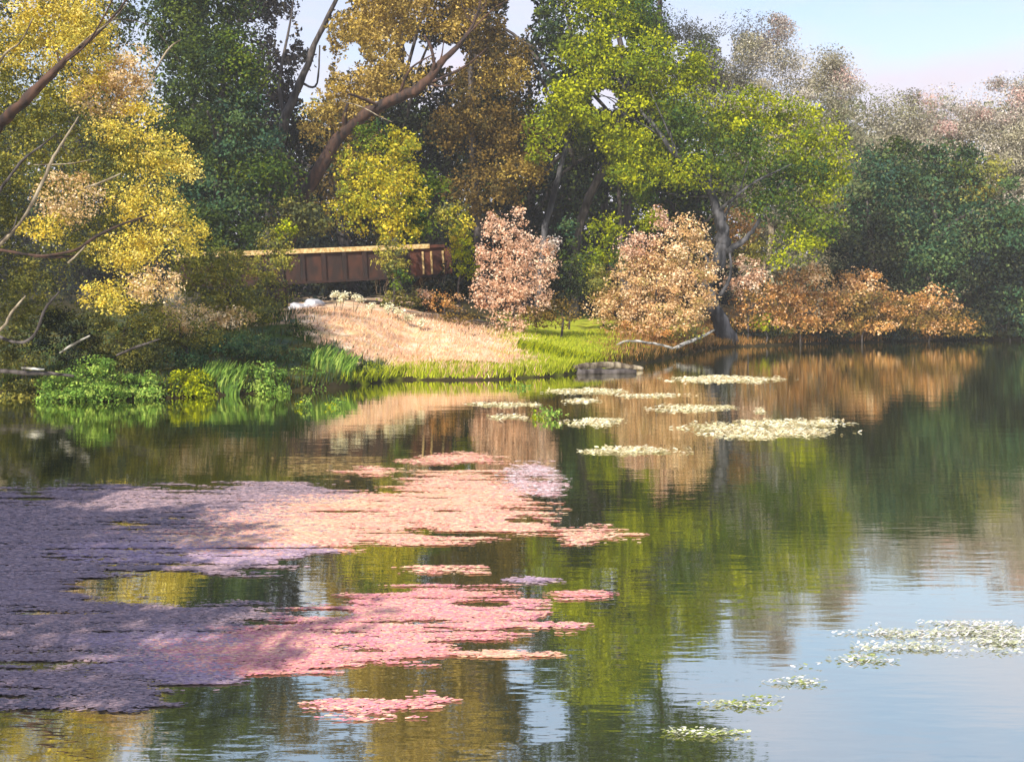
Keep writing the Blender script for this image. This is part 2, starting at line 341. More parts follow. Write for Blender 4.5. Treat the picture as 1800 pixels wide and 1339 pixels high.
tree('bare_tree', 'pale leafless tree with reddish crest at the right end of the skyline', 'tree', 1780, 64, [(1770, 185, 64, 75, 60, 'hazep'), (1790, 260, 64, 95, 100, 'haze'), (1820, 360, 64, 95, 110, 'haze'), (1840, 180, 64, 80, 70, 'hazeg'), (1810, 470, 64, 110, 110, 'hazeg')], **kw)
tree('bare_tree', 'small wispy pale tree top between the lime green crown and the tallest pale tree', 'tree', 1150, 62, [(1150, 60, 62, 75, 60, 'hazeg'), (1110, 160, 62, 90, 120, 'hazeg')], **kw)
G2 = 'dark teal trees at the water on the right'
kw = dict(cover=2.4, leaf=1.0, sub=24, group=G2, r=0.3)
tree('evergreen_tree', 'dark blue-green rounded tree right beside the lime green tree', 'tree', 1530, 59, [(1540, 340, 59, 85, 95, 'teal'), (1510, 430, 58.5, 90, 80, 'deepshade'), (1570, 290, 59, 60, 50, 'dkgreen'), (1500, 500, 59, 90, 60, 'deepshade')], **kw)
tree('evergreen_tree', 'broad teal green tree, tallest of the dark ones, over the orange shrubs', 'tree', 1640, 60.5, [(1640, 350, 60, 95, 110, 'teal'), (1610, 430, 59.5, 90, 80, 'teal'), (1660, 290, 60, 60, 50, 'dkgreen'), (1650, 480, 60, 90, 60, 'teal')], **kw)
tree('evergreen_tree', 'teal tree with a sloping shoulder at the right edge of the picture', 'tree', 1750, 60, [(1730, 400, 60, 85, 110, 'teal'), (1760, 480, 59.5, 90, 90, 'deepshade'), (1720, 310, 60, 55, 45, 'olive'), (1800, 500, 59, 70, 70, 'deepshade'), (1780, 410, 60, 50, 70, 'dkgreen')], **kw)
for i, (px, D, hh) in enumerate([(1890, 63, 330), (1960, 60, 260)]):
    tree('evergreen_tree', ['dark evergreen tree beyond the right edge of the picture, tall and narrow', 'dark evergreen tree farthest right beyond the picture edge'][i], 'tree', px, D, [(px, hh, D, 110, 150, 'dkgreen'), (px, hh + 150, D, 110, 110, 'deepshade')], **kw)

# ------------------------------------------------------------------ dark wood behind
G3 = 'shadowy trees of the wood behind the bridge'
kw = dict(cover=1.9, leaf=1.25, sub=26, group=G3, r=0.35)
back = [(-40, 62, 'dkgreen', 'dark green wood tree behind the golden tree at the left edge'),
 (150, 60, 'dkgreen', 'dark wood tree hidden behind the middle of the golden tree'),
 (330, 59, 'dkgreen', 'dark green wood tree behind the right side of the golden tree'),
 (470, 61, 'plum', 'plum grey wood tree with sky showing through, behind the dark green tree'),
 (630, 60, 'umber', 'brown wood tree behind the leaning reddish limb'),
 (790, 62, 'deepshade', 'wood tree coloured dark for shade behind the yellow bush by the bridge'),
 (930, 60, 'deepshade', 'wood tree coloured dark for shade behind the blossoming pink shrub'),
 (1070, 61, 'dkgreen', 'dark wood tree behind the left half of the lime green tree'),
 (1210, 60, 'dkgreen', 'dark wood tree behind the trunk of the lime green tree')]
for px, D, pal, lab in back:
    top = {1210: 230, 1070: 90, 930: -150}.get(px, -170)
    cl = [(px, 470, D, 100, 110, 'deepshade'), (px + 12, 320, D, 105, 120, pal), (px - 10, max(200, top + 60), D + 1, 100, 110, pal)]
    if top < 0: cl += [(px + 5, 60, D, 100, 120, pal), (px - 8, -70, D, 95, 110, pal)]
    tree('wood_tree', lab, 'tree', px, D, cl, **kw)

for name_, lab_, cl_ in [('far_wood', 'dense dark wood closing the view behind all the trees on the left and middle',
      [(x_, y_, 84, 130, 110, 'deepshade' if y_ > 380 else 'dkgreen') for x_ in range(-350, 1300, 150) for y_ in (280, 420, 530)]),
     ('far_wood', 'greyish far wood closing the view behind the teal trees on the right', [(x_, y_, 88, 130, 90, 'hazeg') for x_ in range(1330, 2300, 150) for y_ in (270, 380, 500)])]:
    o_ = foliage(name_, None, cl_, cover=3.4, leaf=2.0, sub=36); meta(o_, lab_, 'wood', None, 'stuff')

# ------------------------------------------------------------------ big dark green tree, plum tree, ochre tree
tree('broadleaf_tree', 'tall dark green tree between the golden tree and the plum grey trunks', 'tree', 395, 46,
 [(330, 60, 46, 90, 90, 'dkgreen'), (400, 130, 45, 90, 90, 'dkgreen'), (430, 110, 44, 50, 75, 'limed'), (360, 230, 45, 100, 90, 'dkgreen'), (440, 230, 44.5, 70, 70, 'teal'), (400, 330, 45, 110, 80, 'teal'), (470, 310, 44.5, 70, 60, 'limed'), (400, 410, 44, 120, 60, 'dkgreen'), (370, -50, 46, 120, 90, 'dkgreen'), (520, 380, 45, 70, 50, 'olived')], r=0.3, cover=2.3, sub=22)
t = tree('broadleaf_tree', 'plum grey tree with a dark slanting trunk crossing bright sky gaps', 'tree', 470, 52,
 [(500, 90, 53, 60, 90, 'plum'), (480, 190, 53, 60, 70, 'plum'), (540, -60, 53, 90, 70, 'umber'), (520, 250, 53, 55, 60, 'deepshade')], cover=1.3, sub=16, bare_stem=True)
limb('trunk', t, [(470, 520, 52, 14), (478, 330, 52, 12), (500, 220, 51, 11), (530, 140, 51, 9), (562, 60, 51, 7), (600, -20, 51, 5), (630, -90, 51, 2)], BARK_D, 1)
limb('branch', t, [(500, 225, 51, 6), (492, 140, 51, 5), (510, 40, 51, 3), (520, -30, 51, 1.5)], BARK_D, 2)
limb('branch', t, [(528, 145, 51, 4), (556, 150, 51, 3), (562, 80, 51, 2)], BARK_D, 3)
t = tree('ochre_tree', 'large ochre gold tree with a thick reddish limb leaning right over the yellow bush', 'tree', 500, 49,
 [(640, 40, 49, 80, 80, 'ochre'), (700, -20, 49, 110, 80, 'ochre'), (600, 160, 49, 75, 45, 'ochre'), (690, 130, 48, 75, 50, 'ochre'), (800, 20, 49, 70, 60, 'ochre'), (760, -70, 49, 150, 80, 'ochre'), (870, 90, 50, 80, 60, 'umber'),
  (860, 180, 50, 90, 90, 'umber'), (900, 260, 50, 80, 80, 'umber'), (560, 210, 48, 40, 40, 'ochre'), (850, 330, 50, 80, 60, 'umber'), (630, 80, 47.5, 30, 50, 'ochre'), (890, 130, 49, 60, 30, 'ochre'), (910, 300, 49, 60, 30, 'ochre'), (800, 230, 50, 50, 50, 'umber'), (640, 190, 48, 40, 30, 'ochre')],
 cover=1.7, sub=17, leaf=0.9, bare_stem=True)
limb('trunk', t, [(490, 540, 49, 19), (520, 380, 49, 16), (560, 300, 48.5, 15), (605, 232, 48, 13), (650, 196, 47.5, 13), (700, 172, 47, 12), (745, 148, 46.5, 11), (775, 112, 46.5, 8), (808, 78, 46.5, 6), (835, 35, 46.5, 4), (850, -20, 46.5, 2)], BARK_R, 4, 10, 10)
limb('branch', t, [(750, 145, 46.5, 6), (762, 118, 46.3, 5), (758, 85, 46.3, 4), (745, 62, 46.3, 2.5)], BARK_R, 5)
limb('branch', t, [(750, 147, 46.5, 4), (775, 152, 46.3, 3), (800, 148, 46.2, 1.5)], BARK_R, 6)
limb('branch', t, [(608, 235, 48, 8), (606, 205, 47.6, 6), (612, 180, 47.5, 3)], BARK_R, 7)
limb('branch', t, [(600, 178, 46, 1.2), (635, 188, 46, 1.8), (665, 204, 46, 1.4), (690, 215, 46, 0.8)], BARK_P, 8)

for px_, D_, pal_, lab_ in [(1010, 56, 'dkgreen', 'tall green tree whose top leaves the picture left of the lime green crown'), (1110, 57, 'limed', 'tall green tree behind the top of the lime green crown'), (700, 57, 'ochre', 'tall ochre tree behind the top of the leaning tree'), (850, 58, 'umber', 'tall brown tree behind the gap between ochre and lime crowns')]:
    tree('wood_tree', lab_, 'tree', px_, D_, [(px_, -60, D_, 88, 100, pal_), (px_ + 10, -190, D_, 105, 110, pal_), (px_ - 5, 70, D_, 70, 100, pal_), (px_ + 5, 190, D_, 60, 80, 'deepshade')] + ([(1195, -115, D_, 95, 80, pal_), (1275, -160, D_, 80, 70, pal_), (1200, -230, D_, 110, 80, pal_)] if px_ == 1110 else []), cover=2.8, sub=24, r=0.25, leaf=1.2, group=G3)  # extra crown above the frame is added to cover the sky's reflection
# ------------------------------------------------------------------ lime green tree over the water
t = tree('lime_green_tree', 'large lime green tree with a forked grey trunk leaning over the pond edge', 'tree', 1292, 50.2,
 [(1060, 60, 50, 80, 75, 'lime'), (1120, 110, 49, 80, 75, 'lime'), (1030, 130, 49.5, 60, 70, 'lime'), (1000, 190, 49, 60, 50, 'lime'), (1100, 210, 49, 80, 60, 'lime'), (1200, 150, 49, 80, 70, 'lime'), (1200, 230, 48, 80, 60, 'limed'),
  (1230, 110, 50, 45, 40, 'lime'), (1290, 210, 49, 90, 70, 'lime'), (1370, 230, 49, 85, 75, 'lime'), (1430, 260, 49, 70, 80, 'lime'), (1300, 270, 48, 90, 50, 'limed'), (1130, 270, 48.5, 70, 50, 'lime'), (1380, 310, 48.5, 90, 55, 'limed'),
  (1450, 330, 49, 50, 60, 'lime'), (1200, 305, 48, 70, 35, 'lime'), (1090, 50, 51, 90, 60, 'limed'), (950, 245, 48, 35, 45, 'lime'), (1350, 360, 49, 75, 40, 'limed'), (1420, 390, 49, 60, 40, 'limed'), (1060, 0, 51, 85, 45, 'lime'), (1400, 430, 49, 55, 40, 'lime'), (1110, 390 - 80, 48, 50, 30, 'lime')],
 cover=1.75, sub=20, bare_stem=True)
limb('trunk', t, [(1286, 606, 50.2, 19), (1258, 545, 50, 16), (1242, 500, 49.7, 15), (1262, 455, 49.4, 16), (1272, 425, 49.2, 16), (1266, 390, 49, 12), (1256, 355, 49, 10), (1240, 325, 49, 9), (1214, 296, 48.4, 9), (1185, 270, 48, 7), (1160, 235, 48, 5), (1140, 205, 48, 2.5)], BARK_B, 9, 10, 8)
limb('branch', t, [(1276, 440, 49.2, 9), (1298, 430, 49, 8), (1318, 412, 48.8, 6), (1330, 395, 48.7, 5), (1355, 350, 48.5, 3), (1372, 320, 48.3, 1.5)], BARK_B, 10)
limb('branch', t, [(1262, 372, 49, 5), (1290, 348, 48, 4), (1330, 318, 47.6, 3), (1372, 298, 47.4, 2), (1392, 288, 47.3, 1)], BARK_B, 11)
limb('branch', t, [(1270, 400, 49, 6), (1248, 340, 50, 5), (1260, 240, 50, 4), (1290, 140, 50, 2)], BARK_B, 12)
limb('branch', t, [(1214, 296, 48.4, 5), (1130, 200, 49, 4), (1070, 110, 50, 3), (1040, 30, 50, 1.5)], BARK_B, 13)
limb('branch', t, [(1300, 340, 48, 2.2), (1315, 285, 48, 1.8), (1330, 240, 48, 1)], BARK_B, 14)
t = tree('slender_tree', 'slender tree with a pale grey leaning trunk left of the lime green tree', 'tree', 955, 51,
 [(1010, 190, 51, 50, 60, 'lime'), (960, 210, 51, 45, 40, 'lime'), (1050, 230, 51, 50, 40, 'limed')], cover=1.6, bare_stem=True)
limb('trunk', t, [(945, 560, 51, 9), (955, 420, 51, 8), (966, 370, 51, 7), (984, 300, 51, 6.5), (1000, 240, 51, 6), (1006, 200, 51, 3)], BARK_B, 15)
t = tree('slender_tree', 'thin dark upright tree behind the apricot shrub', 'tree', 1090, 53, [(1095, 270, 53, 60, 50, 'lime'), (1120, 330, 53, 40, 40, 'limed')], cover=1.6, bare_stem=True)
limb('trunk', t, [(1095, 560, 53, 7), (1092, 430, 53, 6), (1088, 340, 53, 5), (1085, 270, 53, 3)], BARK_D, 16)

# ------------------------------------------------------------------ shrubs on the far bank
sh = lambda name, lab, px, D, cl, **k: shrub(name, lab, px, D, cl, **k)
sh('yellow_bush', 'yellow-green bush with hanging sprays in front of the rusty bridge', 690, 36.6, [(640, 300, 37, 55, 60, 'yellow'), (700, 270, 36, 50, 50, 'yellow'), (690, 340, 35.5, 70, 60, 'yellow'), (620, 370, 36, 45, 45, 'yellow'), (750, 340, 36.5, 40, 55, 'limed'), (700, 400, 35.5, 45, 50, 'yellow'), (692, 450, 35, 30, 42, 'olive'), (700, 485, 35, 22, 22, 'limed'), (650, 240, 36.5, 40, 30, 'limed'), (730, 390, 36, 40, 40, 'limed'), (705, 525, 36.8, 45, 22, 'olived')], r=0.04, cover=1.9, sub=13, leaf=0.9)
sh('green_bush', 'bright green bush right of the bridge end, touched with yellow', 812, 40, [(805, 400, 40, 30, 45, 'yellow'), (815, 450, 40, 28, 45, 'lime'), (790, 375, 40.5, 30, 30, 'olive')], cover=2, sub=12, leaf=0.9)
sh('dark_bush', 'bush coloured dark for the shade below the right end of the bridge', 830, 41, [(810, 500, 41, 45, 40, 'deepshade'), (760, 520, 41, 60, 25, 'deepshade')], cover=2.0, sub=14)
sh('light_green_bush', 'feathery light green bush in front of the left end of the bridge', 470, 32, [(480, 425, 32, 38, 28, 'olive'), (500, 455, 32, 30, 25, 'olive'), (500, 405, 32, 22, 22, 'lime'), (440, 470, 31, 70, 26, 'olive'), (470, 510, 31, 60, 34, 'olive')], cover=1.7, sub=10, leaf=0.8)
sh('olive_bush', 'rounded olive bush on the bank left of the tan grass', 430, 29.5, [(440, 545, 29.5, 70, 40, 'olive'), (370, 520, 29, 70, 50, 'olive'), (390, 465, 29.5, 60, 32, 'olive'), (400, 560, 28.5, 60, 25, 'peach'), (350, 470, 29, 60, 40, 'olive')], cover=2, sub=12, leaf=0.8)
sh('blossom_shrub', 'tall pink and cream blossoming shrub standing right of the bridge', 905, 38, [(900, 450, 38, 62, 70, 'blossom'), (880, 510, 37.7, 50, 55, 'blossom'), (925, 520, 38, 48, 50, 'blossom'), (870, 395, 38.2, 26, 28, 'blossom'), (955, 460, 38.3, 30, 45, 'blossom'), (840, 515, 37.7, 16, 40, 'blossom'), (975, 430, 38, 14, 18, 'hazep'), (890, 570, 37.4, 42, 18, 'blossom'), (935, 560, 37.6, 40, 20, 'umber'), (850, 455, 38, 16, 30, 'blossom'), (912, 375, 38, 12, 18, 'blossom')], cover=1.35, sub=10, leaf=0.75, r=0.06)
sh('brown_shrub', 'low reddish brown shrub in the shade between bridge and pink blossoms', 780, 36.5, [(775, 530, 36.5, 42, 22, 'rust'), (750, 515, 36.5, 18, 14, 'blossom'), (800, 555, 36.3, 50, 18, 'umber')], cover=0.9, sub=9, leaf=0.7)
sh('brown_shrub', 'dark brown shrub at the foot of the blossoming pink shrub', 985, 38.5, [(980, 545, 38.5, 45, 35, 'umber'), (1000, 500, 39, 35, 40, 'deepshade')], cover=1.6, sub=12, leaf=0.8)
sh('apricot_shrub', 'big apricot and cream shrub left of the forked grey trunk', 1150, 44.5, [(1130, 500, 44, 75, 60, 'apricot'), (1180, 470, 44.5, 65, 55, 'apricot'), (1210, 530, 44, 50, 45, 'apricot'), (1080, 540, 44, 60, 40, 'apricot'), (1120, 440, 44.5, 45, 35, 'blossom'), (1210, 415, 45.5, 45, 45, 'apricot'), (1170, 560, 43, 70, 30, 'apricot'), (1240, 470, 44.5, 25, 50, 'apricot'), (1120, 580, 42.5, 70, 16, 'rust'), (1200, 585, 43.2, 50, 16, 'olive'), (1050, 500, 44.5, 28, 40, 'olive'), (1160, 390, 45.5, 20, 24, 'blossom')], cover=1.9, sub=13, leaf=0.75, r=0.08)
sh('green_bush', 'upright yellow-green bush above and left of the apricot shrub', 1060, 47, [(1065, 420, 47, 35, 50, 'lime'), (1045, 470, 47, 35, 40, 'lime'), (1140, 385, 47.5, 35, 30, 'lime'), (1100, 450, 47, 40, 30, 'limed')], cover=1.8, sub=13, leaf=0.9)
sh('teal_bush', 'small dull teal bush in shade right of the pink blossoms', 1000, 45, [(1000, 400, 45, 18, 28, 'teal'), (1010, 470, 45, 30, 60, 'dkgreen')], cover=1.5, sub=12)
sh('rust_shrub', 'pinkish brown shrub close on the right of the forked trunk', 1315, 51, [(1310, 490, 51, 45, 40, 'blossom'), (1340, 520, 51, 50, 40, 'rust'), (1320, 440, 52, 45, 40, 'olive'), (1320, 560, 51.2, 60, 20, 'rust'), (1300, 400, 52, 50, 40, 'rust')], cover=1.7, sub=12, leaf=0.8)
sh('rust_shrub', 'orange shrub with pink tips, second right of the forked trunk', 1410, 52.5, [(1410, 500, 52.5, 60, 38, 'rust'), (1460, 530, 52.6, 50, 30, 'rust'), (1400, 568, 52.3, 90, 18, 'rust'), (1400, 540, 52.5, 75, 35, 'rust'), (1430, 480, 52.5, 40, 22, 'apricot')], cover=1.8, sub=12, leaf=0.8)
sh('rust_shrub', 'orange tan shrub below the leftmost teal tree', 1520, 54, [(1510, 500, 54, 50, 34, 'rust'), (1560, 535, 54, 50, 30, 'rust'), (1520, 570, 53.8, 80, 16, 'rust'), (1520, 540, 54, 75, 35, 'umber'), (1500, 515, 53.5, 40, 25, 'apricot')], cover=1.8, sub=12, leaf=0.8)
sh('rust_shrub', 'small ochre shrub ending the orange row on the right', 1640, 55.5, [(1640, 530, 55.5, 45, 34, 'rust'), (1600, 540, 55.5, 50, 24, 'rust'), (1650, 570, 55.2, 70, 14, 'rust'), (1590, 555, 55, 60, 25, 'umber'), (1680, 560, 55.5, 50, 25, 'umber')], cover=1.8, sub=12, leaf=0.8)
sh('green_bush', 'bright lime cushion of leaves right of the trunk foot at the water', 1345, 51.2, [(1345, 568, 51.2, 28, 18, 'lime')], cover=1.6, sub=9, leaf=0.8)
sh('dark_bush', 'slate green bush reaching the water at the right edge of the picture', 1760, 57.5, [(1750, 560, 57.5, 70, 35, 'deepshade'), (1810, 540, 57.5, 60, 50, 'teal')], cover=1.8, sub=14)
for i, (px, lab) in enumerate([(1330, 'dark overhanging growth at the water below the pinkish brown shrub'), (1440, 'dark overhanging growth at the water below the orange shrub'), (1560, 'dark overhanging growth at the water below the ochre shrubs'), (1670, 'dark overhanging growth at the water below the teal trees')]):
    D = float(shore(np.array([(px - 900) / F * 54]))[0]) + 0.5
    sh('waterside_bush', lab, px, D, [(px, 588, D, 68, 15, 'deepshade'), (px + 30, 580, D + .5, 50, 13, 'olived'), (px - 35, 575, D + .6, 45, 13, 'umber')], cover=2.4, sub=11, group='dark growth along the right shore', leaf=0.8)

# ------------------------------------------------------------------ golden tree at the left
t = tree('golden_tree', 'golden yellow tree with bare slanting branches filling the left of the picture', 'tree', -75, 23,
 [(60, 60, 23, 110, 80, 'gold'), (150, 90, 22.6, 60, 110, 'gold'), (120, 30, 23, 90, 60, 'gold'), (190, 160, 23, 80, 60, 'peach'), (225, 120, 23, 50, 50, 'peach'), (90, 180, 23.5, 110, 70, 'olive'), (250, 190, 22.8, 45, 30, 'gold'), (200, 230, 22.7, 60, 28, 'gold'),
  (60, 280, 23.6, 110, 80, 'olive'), (270, 270, 23, 75, 45, 'gold'), (320, 290, 23, 40, 35, 'gold'), (120, 350, 22.7, 70, 50, 'peach'), (80, 400, 22.6, 45, 28, 'gold'), (250, 350, 23, 80, 50, 'gold'), (200, 290, 23.4, 90, 60, 'olive'), (300, 410, 23, 65, 55, 'gold'), (230, 440, 23, 75, 50, 'gold'),
  (160, 410, 23.5, 100, 60, 'olive'), (40, 480, 23.6, 110, 60, 'olived'), (-40, 150, 23.5, 90, 150, 'olive'), (-30, 380, 23.5, 80, 120, 'olived'), (270, 500, 22.8, 60, 35, 'peach'), (200, 520, 23, 70, 35, 'gold'), (40, -60, 23, 130, 60, 'gold'), (150, -70, 23, 90, 60, 'olive')],
 cover=1.5, sub=15, leaf=0.72, asp=0.7, bare_stem=True, loose=0.35)
limb('trunk', t, [(-75, 690, 23, 26), (-80, 500, 23, 22), (-60, 330, 22.6, 18), (-10, 232, 22, 13), (40, 180, 21.8, 11), (85, 135, 21.8, 9), (125, 98, 21.8, 7), (170, 60, 22, 4), (215, 10, 22, 2.5), (240, -40, 22, 1.5)], BARK_R, 20, 10, 8)
for k, (pl, m) in enumerate([
 ([(-75, 420, 23, 8), (-20, 360, 22, 6), (10, 320, 21.8, 4), (40, 282, 21.8, 4), (75, 255, 21.8, 2.5), (100, 235, 21.8, 1.5)], BARK_D),
 ([(-60, 480, 23, 8), (0, 430, 21.9, 5), (40, 385, 21.8, 4), (75, 320, 21.8, 5), (95, 275, 21.8, 4.5), (120, 235, 21.8, 3), (138, 205, 21.8, 1.5)], BARK_P),
 ([(-70, 440, 23, 7), (0, 440, 21.9, 4), (45, 447, 21.8, 4), (90, 452, 21.8, 4), (135, 450, 21.8, 2.5)], BARK_R),
 ([(60, 452, 21.8, 3), (130, 440, 21.7, 4), (165, 418, 21.6, 4.5), (210, 396, 21.6, 3.5), (262, 378, 21.8, 2)], BARK_R),
 ([(-50, 250, 22.6, 5), (0, 110, 22, 3.5), (35, 75, 21.9, 2.5), (58, 32, 22, 1.5)], BARK_P),
 ([(100, 120, 21.8, 2.5), (150, 70, 21.8, 2.2), (195, 38, 21.8, 2), (225, 5, 21.8, 1.2)], BARK_P),
 ([(-60, 560, 23, 7), (20, 600, 21.8, 4), (60, 590, 21.7, 4), (78, 545, 21.6, 4), (105, 512, 21.7, 2)], BARK_D),
 ([(-60, 620, 23, 6), (0, 580, 21.6, 4), (20, 550, 21.6, 4), (45, 520, 21.6, 2)], BARK_P),
 ([(-20, 440, 22.2, 2), (20, 405, 21.7, 2), (30, 380, 21.7, 1)], BARK_D),
 ([(60, 290, 21.9, 1.5), (120, 288, 21.7, 1.5), (165, 280, 21.7, 1)], BARK_P),
 ([(120, 462, 21.7, 3), (135, 448, 21.5, 2.5), (150, 432, 21.5, 1.5)], BARK_P),
 ([(150, 330, 21.8, 2), (185, 318, 21.6, 3), (212, 305, 21.7, 1.5)], BARK_P),
 ([(240, 190, 22.8, 1.5), (290, 95, 22.6, 2.5), (318, 70, 22.6, 1.5)], BARK_P)]):
    limb('branch', t, pl, m, 30 + k, 6)
sh('olive_bush', 'olive bush low at the left edge under the golden tree', 40, 24.6, [(40, 560, 24.6, 90, 60, 'olived'), (20, 630, 24.4, 70, 40, 'olived'), (110, 590, 24.4, 70, 50, 'deepshade')], cover=1.8, sub=13, leaf=0.75)
sh('olive_bush', 'dusky olive bush under the golden tree with grey twigs', 200, 25, [(190, 570, 25, 80, 55, 'olived'), (230, 620, 24.6, 70, 35, 'olived'), (270, 560, 25, 50, 40, 'olive')], cover=1.8, sub=12, leaf=0.75)
sh('olive_bush', 'olive bush with pale peach tips between golden tree and rounded bush', 330, 26, [(320, 560, 26, 60, 35, 'peach'), (340, 590, 26, 60, 28, 'olive'), (290, 600, 25.6, 50, 30, 'olived')], cover=1.7, sub=11, leaf=0.7)
sh('blue_green_bush', 'bluish green low bush on the shore in front of the rounded olive bush', 400, 26, [(420, 610, 26.3, 75, 30, 'teal'), (330, 640, 25.2, 60, 22, 'teal'), (500, 630, 27, 60, 25, 'teal')], cover=1.9, sub=10, leaf=0.7)
sh('blue_green_bush', 'bluish green low bush at the shaded left foot of the tan grass', 570, 27.8, [(560, 625, 28, 45, 22, 'teal'), (620, 650, 27.6, 55, 14, 'dkgreen'), (525, 590, 28.5, 30, 28, 'dkgreen')], cover=1.7, sub=9, leaf=0.7)

# unseen trees added on the near bank to cast shade on the floating mat
for i, (x, y, h, lab) in enumerate([(-8.3, 1.2, 6.6, 'unseen leafy tree added for shade on the near left bank beside the viewer'), (-10.2, 4.2, 7.2, 'unseen leafy tree added for shade on the near left bank, the one nearer the pond'), (-6.9, -1.2, 6.6, 'unseen leafy tree added for shade behind the viewer on the near bank')]):
    loc = Vector((x, y, float(gz(x, y)))); t = empty('shade_tree', loc, lab, 'tree', 'unseen trees added on the near bank for shade')
    stem(t, loc, (x, y, h), BARK_D, 0.16, 70 + i)
    n = 7500 if i < 2 else 3600; u = R.randn(n, 3); u /= np.linalg.norm(u, axis=1, keepdims=True)
    pts = u * (R.rand(n, 1) ** 0.4) * np.array([2.3, 2.3, 1.9]) * (1 + 0.25 * snoise(u[:, 0], u[:, 1] + u[:, 2], 3.0)[:, None])
    cc = np.array([lin(c_) for c_ in PAL['olive']])[R.randint(5, size=n)] * 0.85
    v, c4 = leaf_quads(pts + np.array([x, y, h]), u, 0.22, 0.6, cc)
    mesh('crown', v, np.arange(len(v)).reshape(-1, 4), LEAF, t, c4)

# ------------------------------------------------------------------ bridge
RUST = noise_mat('rusty_steel', (40, 24, 16), (74, 42, 26), 3, (1, 1, 0.5), 0.7, 0.2, 0.9)
RUSTD = noise_mat('dark_rust', (28, 20, 16), (52, 30, 22), 4, (1, 1, 0.5), 0.8)
RUSTB = noise_mat('bright_rust', (70, 36, 22), (104, 54, 32), 3, (1, 1, 0.5), 0.75, 0.2, 0.9)
CREAM = noise_mat('pale_sunlit_planks', (176, 140, 84), (232, 204, 146), 8, (0.3, 3, 1), 0.9)  # sunlight on the rail top is put into this cream
STONE = noise_mat('mossy_stone', (50, 46, 36), (92, 86, 66), 4)
A = P(318, 480, 38.0); B_ = P(793, 480, 42.0); A[2] = 2.66; B_[2] = 3.27
U = B_ - A; LEN = np.linalg.norm(U); U /= LEN; W = np.cross([0, 0, 1.0], U); W /= np.linalg.norm(W); UP = np.cross(U, W)
br = empty('footbridge', A.tolist(), 'rusty brown plate-sided footbridge with a top rail coloured pale as if sunlit behind the bushes', 'bridge')
def bbox(name, s0, s1, w0, w1, z0, z1, mat, par=br, bev=0.0):
    v = [A + U * s + W * w + UP * z for s in (s0, s1) for w in (w0, w1) for z in (z0, z1)]
    f = [[0, 1, 3, 2], [4, 6, 7, 5], [0, 4, 5, 1], [2, 3, 7, 6], [0, 2, 6, 4], [1, 5, 7, 3]]
    return mesh(name, v, f, mat, par)
HT = 1.22
bbox('deck', 0.05, LEN - 0.05, 0.08, 1.92, 0.12, 0.24, CREAM)
for w in (0.0, 2.0):
    sgn = -1 if w == 0 else 1
    bbox('side_plate', 0, LEN - 1.7, w - 0.03, w + 0.03, 0.06, HT - 0.08, RUST)
    bbox('side_plate', LEN - 1.7 + 0.003, LEN - 0.06, w - 0.026, w + 0.026, 0.06, HT - 0.06, RUSTB if w == 0 else RUST)
    bbox('bottom_flange', 0, LEN, w - 0.11, w + 0.11, -0.03, 0.06, RUSTD)
    bbox('top_rail', 0, LEN - 0.9, w - 0.14, w + 0.14, HT - 0.08, HT + 0.10, CREAM)
    bbox('top_rail', LEN - 0.9 + 0.003, LEN - 0.25, w - 0.12, w + 0.12, HT - 0.06, HT + 0.06, RUSTB)
    s = 0.35
    while s < LEN - 1.6:
        bbox('stiffener', s, s + 0.16, w + (sgn * 0.12 if sgn < 0 else 0.032), w + (-0.032 if sgn < 0 else 0.12), 0.062, HT - 0.083, RUSTD); s += 0.82
for q in (1.22, 0.86, 0.36): bbox('rail_post', LEN - q, LEN - q + 0.06, -0.1, -0.03, 0.1, HT - 0.2, CREAM)
bbox('end_post', LEN - 0.25, LEN + 0.02, -0.1, 0.14, -0.02, HT - 0.1, RUSTB)
bbox('end_post', LEN - 0.25, LEN + 0.02, 1.86, 2.1, -0.02, HT - 0.1, RUSTB)
# abutments: rough stone blocks under both ends
def rock(name, c, r, mat, par=None, seed=0, sq=(1, 1, 0.7)):
    rs = np.random.RandomState(seed); ph = rs.rand(6) * 6; n, m = 14, 9; V = []; Fc = []
    for j in range(m + 1):
        th = math.pi * j / m
        for i in range(n):
            p = 2 * math.pi * i / n; d = np.array([math.sin(th) * math.cos(p), math.sin(th) * math.sin(p), math.cos(th)])
            k = 1 + 0.16 * math.sin(3 * d[0] + ph[0]) + 0.14 * math.sin(4 * d[1] + ph[1]) + 0.12 * math.sin(5 * d[2] + ph[2] + d[0] * 3)
            d = np.sign(d) * np.abs(d) ** 0.75; V.append(np.array(c) + d * k * r * np.array(sq))
    for j in range(m):
        for i in range(n): Fc.append([j * n + i, j * n + (i + 1) % n, (j + 1) * n + (i + 1) % n, (j + 1) * n + i])
    return mesh(name, np.array(V), Fc, mat, par, smooth=True)
for s, lab in ((0.5, 'mossy stone block carrying the left end of the footbridge'), (LEN - 0.5, 'mossy stone block carrying the right end of the footbridge')):
    c = A + U * s + W * 1.0; g = float(gz(c[0], c[1])); top = c[2] - 0.03
    meta(rock('stone_abutment', (c[0], c[1], (g + top) / 2), 1.0, STONE, None, int(s), (0.7, 1.2, (top - g) / 2 + 0.05)), lab, 'stone support', 'stone supports of the footbridge')
